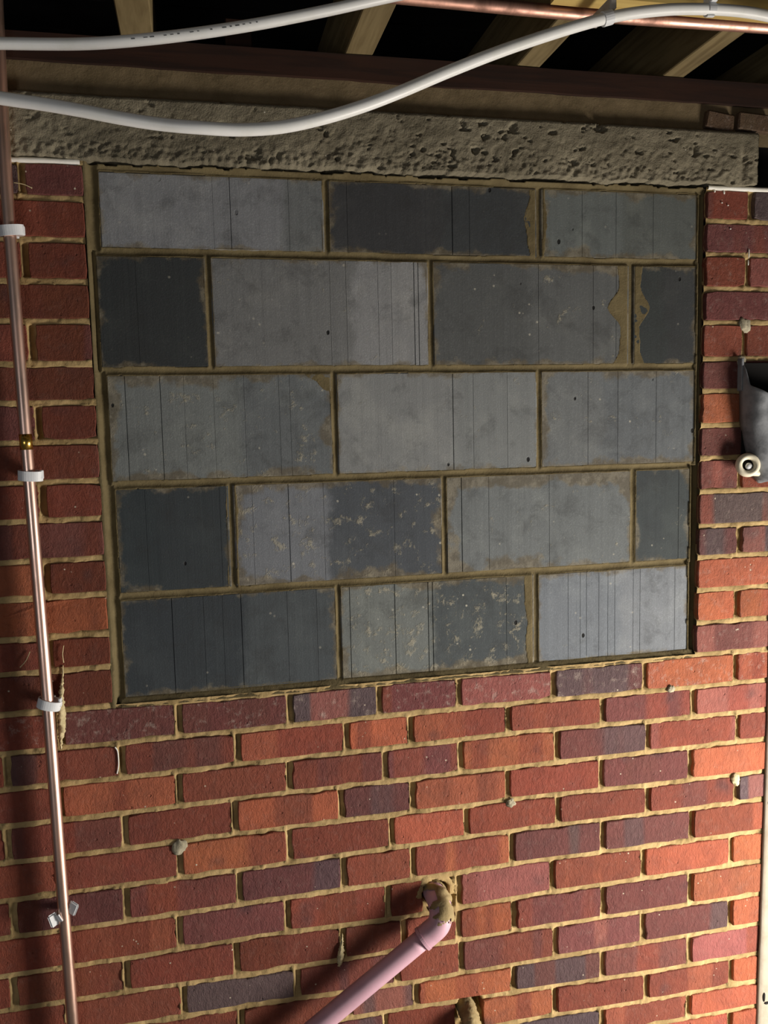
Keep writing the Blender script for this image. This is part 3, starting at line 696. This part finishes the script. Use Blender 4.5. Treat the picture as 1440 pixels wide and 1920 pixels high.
# ------------------------------------------------------------------ vertical copper pipe at the left
lp = [(-0.128, -0.03, 1.44), (-0.131, -0.03, 1.215), (-0.133, -0.03, 1.032), (-0.1325, -0.03, 0.864), (-0.127, -0.03, 0.477), (-0.1195, -0.03, 0.047), (-0.1155, -0.03, -0.296), (-0.111, -0.03, -0.609), (-0.108, -0.03, -1.04)]
e = empty('copper_pipe', (-0.108, -0.03, -1.04)); tag(e, 'vertical copper pipe running down the brick wall at the left', 'pipe')
keep(tube('pipe_run', lp, 0.0112, M['copper'], None, 28, 8), e)
o = keep(tube('solder_band', [(-0.1283, -0.03, 0.542), (-0.1279, -0.03, 0.513)], 0.01155, M['solder'], None, 28, 0), e); o['label'] = 'brassy yellow solder band'
def pipe_x(z):
    return float(np.interp(z, [p[2] for p in lp][::-1], [p[0] for p in lp][::-1]))
def wall_clip(z, label, tilt, kind):
    x = pipe_x(z); e = empty('pipe_clip', (x, -0.006, z)); tag(e, label, 'clip', 'white clips on the left copper pipe')
    ax = (0.02 + math.sin(tilt) * 0.9, -0.10, math.cos(tilt))
    keep(box_obj('clip_base', (x - 0.011, x + 0.011, -0.0165, -0.0005, z - 0.008, z + 0.008), M['clip'], None, 0.001), e)
    if kind == 'closed':
        keep(ring_band('clip_band', (x + 0.003, -0.030, z), ax, 0.0117, 0.0147, 0.0185, 0, 360, M['clip'], 36, 0.0075), e)
        keep(box_obj('clip_latch', (x + 0.0195, x + 0.0255, -0.036, -0.022, z - 0.0075, z + 0.0095), M['clip'], None, 0.002, seg=2), e)
    else:
        keep(ring_band('clip_band', (x, -0.030, z), (-0.45, 0.0, 0.9), 0.0118, 0.0150, 0.0155, 60, 250, M['clip'], 24), e)
        for sx, dz, ry in ((-1, -0.008, 0.25), (1, 0.010, -0.45)):
            bm = bmesh.new(); add_box(bm, -0.009, 0.009, -0.003, 0.003, -0.014, 0.014); bmesh.ops.bevel(bm, geom=list(bm.edges), offset=0.0025, segments=2, affect='EDGES')
            t = bm_obj('clip_flap', bm, M['clip']); t.location = (x + sx * 0.0185, -0.036, z + dz); t.rotation_euler = (0, -ry, -0.5 * sx); keep_loc(t, e)
def keep_loc(c, p):
    c.parent = p; c.matrix_parent_inverse = Matrix.Translation(-Vector(p.location))
wall_clip(0.909, 'topmost white pipe clip on the left copper pipe, beside the top row of blocks', -0.10, 'closed')
wall_clip(0.465, 'white pipe clip on the left copper pipe just below the yellow solder band', 0.06, 'closed')
wall_clip(0.027, 'white pipe clip on the left copper pipe beside the cream mortar dribble', 0.30, 'closed')
wall_clip(-0.397, 'open twisted white pipe clip on the left copper pipe, lowest of the four', 0.5, 'open')

# ------------------------------------------------------------------ mauve waste pipe and mortared stub
e = empty('waste_pipe', (0.654, 0.0, -0.487)); tag(e, 'mauve-painted waste pipe with an elbow leaving the wall and sloping down left', 'pipe')
d = Vector((-0.248, 0.0, -0.169)).normalized()
c0 = Vector((0.612, -0.050, -0.5505))
keep(tube('pipe_run', [c0 + d * 0.004, c0 + d * 0.30, c0 + d * 0.56, c0 + d * 0.66 + Vector((0, 0, -0.004)), c0 + d * 0.71 + Vector((0.012, 0, -0.035)), Vector(((c0 + d * 0.71).x + 0.012, -0.05, ZB))], 0.0212, M['pink'], None, 32, 8), e)
elbow = [(0.652, 0.06, -0.487), (0.652, 0.01, -0.487), (0.652, -0.024, -0.490), (0.651, -0.044, -0.506), (0.643, -0.051, -0.526), tuple(c0 - d * 0.014), tuple(c0 - d * 0.001), tuple(c0 + d * 0.006)]
path = catmull(elbow, 12)
V, F = sweep_mesh(path, lambda t: 0.0250, 40, True)
keep(mesh_obj('elbow', V, F, M['pink'], None, True), e)
keep(ring_band('collar', c0 + d * 0.004, d, 0.0205, 0.0262, 0.007, 0, 360, M['pink'], 36), e)
# mortar crust on the elbow
Tn, Nn = frames(path); V2 = []; F2 = []; n = len(path); sg = 40
PA = np.array([[v.x, v.y, v.z] for v in V]); cen = np.repeat(np.array([[p.x, p.y, p.z] for p in path]), sg, 0)
nr_ = PA - cen; nr_ /= np.linalg.norm(nr_, axis=1)[:, None]
ns = fbm(PA[:, 0] * 1.0 + PA[:, 1] * 0.6, PA[:, 2] + PA[:, 1] * 0.8, 55, 120, 4)
hgt = (PA[:, 2] + 0.503) * 12 + (PA[:, 0] - 0.658) * 16 + ns * 2.6
PB = PA + nr_ * (0.0006 + np.clip(0.0022 + ns * 0.010, 0, 0.006))[:, None]
for i in range(n - 1):
    for k in range(sg):
        ids = (i * sg + k, i * sg + (k + 1) % sg, (i + 1) * sg + (k + 1) % sg, (i + 1) * sg + k)
        if np.mean(hgt[list(ids)]) > 0.02 and PA[ids[0], 1] < 0.02: F2.append(ids)
used = sorted(set(v for f in F2 for v in f)); rm = {v: i for i, v in enumerate(used)}
o = keep(mesh_obj('mortar_crust', [PB[v] for v in used], [tuple(rm[v] for v in f) for f in F2], M['crust'], None, True), e); o['label'] = 'crust of sandy mortar on the elbow'

rr = random.Random(9)
def crust(i, k): return 0.0022 * math.sin(k * 1.3 + i * 0.7) * math.sin(i * 0.9 + k) + rr.uniform(-0.0016, 0.0016)
o = tube('pipe_stub', [(0.722, 0.06, -0.772), (0.722, 0.005, -0.772), (0.721, -0.022, -0.779), (0.7205, -0.036, -0.80), (0.7205, -0.038, -0.84), (0.7205, -0.038, -1.04)], 0.0205, M['crust'], None, 28, 12, crust)
tag(o, 'mortar-crusted pipe stub bending down out of a hole at the bottom edge', 'pipe')

# ------------------------------------------------------------------ grey lead sleeve and cream fitting at right
nu, nv = 44, 30
def xleft(z): return float(np.interp(z, [0.38, 0.396, 0.409, 0.439, 0.487, 0.534, 0.615, 0.68], [1.446, 1.428, 1.414, 1.402, 1.390, 1.381, 1.378, 1.379]))
def ztop(u): return float(np.interp(u, [0, 0.03, 0.07, 0.14, 0.3, 0.5, 0.8, 0.97, 1], [0.672, 0.640, 0.612, 0.606, 0.588, 0.560, 0.535, 0.60, 0.672]))
V = []; F = []
for j in range(nv + 1):
    tv = j / nv
    for i in range(nu + 1):
        u = i / nu; z0 = ztop(u); z1 = 0.392 + 0.006 * math.sin(u * 9); z = z0 + (z1 - z0) * tv
        a = math.pi * u; xl_ = xleft(z); xr_ = 1.60
        x = (xl_ + xr_) / 2 - (xr_ - xl_) / 2 * (abs(math.cos(a)) ** 0.8 * (1 if math.cos(a) > 0 else -1))
        y = -0.004 - (0.075 - 0.02 * tv) * (math.sin(a) ** 0.55)
        nz = float(fbm(np.array([x]), np.array([z]), 26, 140, 3)[0]); y -= nz * 0.018 * math.sin(a); x += nz * 0.006 * math.sin(a)
        if tv < 0.06: y -= 0.004 * (1 - tv / 0.06)
        V.append((x, y, z))
for j in range(nv):
    for i in range(nu):
        a = j * (nu + 1) + i; F.append((a, a + 1, a + nu + 2, a + nu + 1))
e = empty('lead_sleeve', (1.48, -0.004, 0.392)); tag(e, 'crumpled grey lead sleeve with an open dark mouth on the right-hand bricks', 'sleeve')
sl = mesh_obj('sheet', V, F, M['grey'], None, True); md = sl.modifiers.new('solid', 'SOLIDIFY'); md.thickness = 0.0022; md.offset = 1.0
keep(sl, e)
keep(box_obj('mouth_shade_sheet', (1.385, 1.59, -0.0075, -0.0045, 0.44, 0.664), M['black'], None, 0.0008), e)  # black sheet paints the shade inside the sleeve mouth
keep(box_obj('back_flange', (1.3745, 1.381, -0.018, -0.002, 0.602, 0.674), M['grey'], None, 0.0012), e)

e = empty('cream_fitting', (1.400, -0.02, 0.432)); tag(e, 'cream plastic pipe fitting with a round eye under the grey lead sleeve', 'pipe fitting')
ctr = Vector((1.386, -0.030, 0.436)); axf = Vector((-0.35, -1, 0.05)).normalized()
bm = bmesh.new()
ref = Vector((1, 0, 0)); ref = (ref - axf * ref.dot(axf)).normalized(); bi_ = axf.cross(ref)
V = []; F = []; n1_, n2_ = 36, 12
for i in range(n1_):
    a = 2 * math.pi * i / n1_; dr = ref * math.cos(a) + bi_ * math.sin(a)
    for k in range(n2_):
        b = 2 * math.pi * k / n2_; V.append(ctr + dr * (0.0195 + 0.0075 * math.cos(b)) + axf * 0.010 * math.sin(b))
for i in range(n1_):
    for k in range(n2_): F.append((i * n2_ + k, i * n2_ + (k + 1) % n2_, ((i + 1) % n1_) * n2_ + (k + 1) % n2_, ((i + 1) % n1_) * n2_ + k))
bm.free()
keep(mesh_obj('ring', V, F, M['cream'], None, True), e)
keep(blob('screw_head', tuple(ctr + axf * 0.002 + Vector((0.002, 0, -0.003))), 0.008, 0.006, 0.008, M['clip'], None, 3, 0.15), e)
keep(tube('spigot', [ctr + Vector((0.006, 0.004, -0.016)), ctr + Vector((0.03, 0.004, -0.018)), ctr + Vector((0.055, 0.005, -0.020))], 0.0085, M['cream'], None, 20, 4), e)
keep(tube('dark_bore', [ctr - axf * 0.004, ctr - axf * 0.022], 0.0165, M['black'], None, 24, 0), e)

# ------------------------------------------------------------------ trim at the right end, floor
bm = bmesh.new()
V = []; F = []; nzs = 90; prof = [(1.4632, -0.0016), (1.4640, -0.0038), (1.4665, -0.0058), (1.475, -0.0075), (1.50, -0.008), (1.55, -0.008), (1.598, -0.008), (1.60, 0.06)]
for i in range(nzs + 1):
    z = ZB + (1.04 - ZB) * i / nzs
    for (x, y) in prof:
        jn = float(fbm(np.array([x]), np.array([z]), 14, 160, 3)[0]) * 0.003; V.append((x + 0.0078 + 0.0133 * min(0.0, z + 0.15) + jn * 0.6, y + jn * (y < -0.0070), z))
for i in range(nzs):
    for k in range(len(prof) - 1): a = i * len(prof) + k; F.append((a, a + 1, a + len(prof) + 1, a + len(prof)))
bm.free()
tr = mesh_obj('trim_1', V, F, M['trim'], None, True); tag(tr, 'worn off-white painted trim at the end of the brick wall', kind='structure')
for (x, z, a, b) in ((1.476, -0.868, 0.0035, 0.013), (1.484, -0.884, 0.007, 0.004), (1.4785, -0.375, 0.002, 0.005)):
    blob('chip', (x, -0.0080, z), a, 0.002, b, M['black'], tr, 9, 0.3, 2)  # chips in the paint, their hollows' shade given by black colour
fl = box_obj('floor', (-0.75, 2.9, -3.6, 0.11, ZB - 0.12, ZB), M['floor']); tag(fl, 'bare concrete floor', kind='structure')
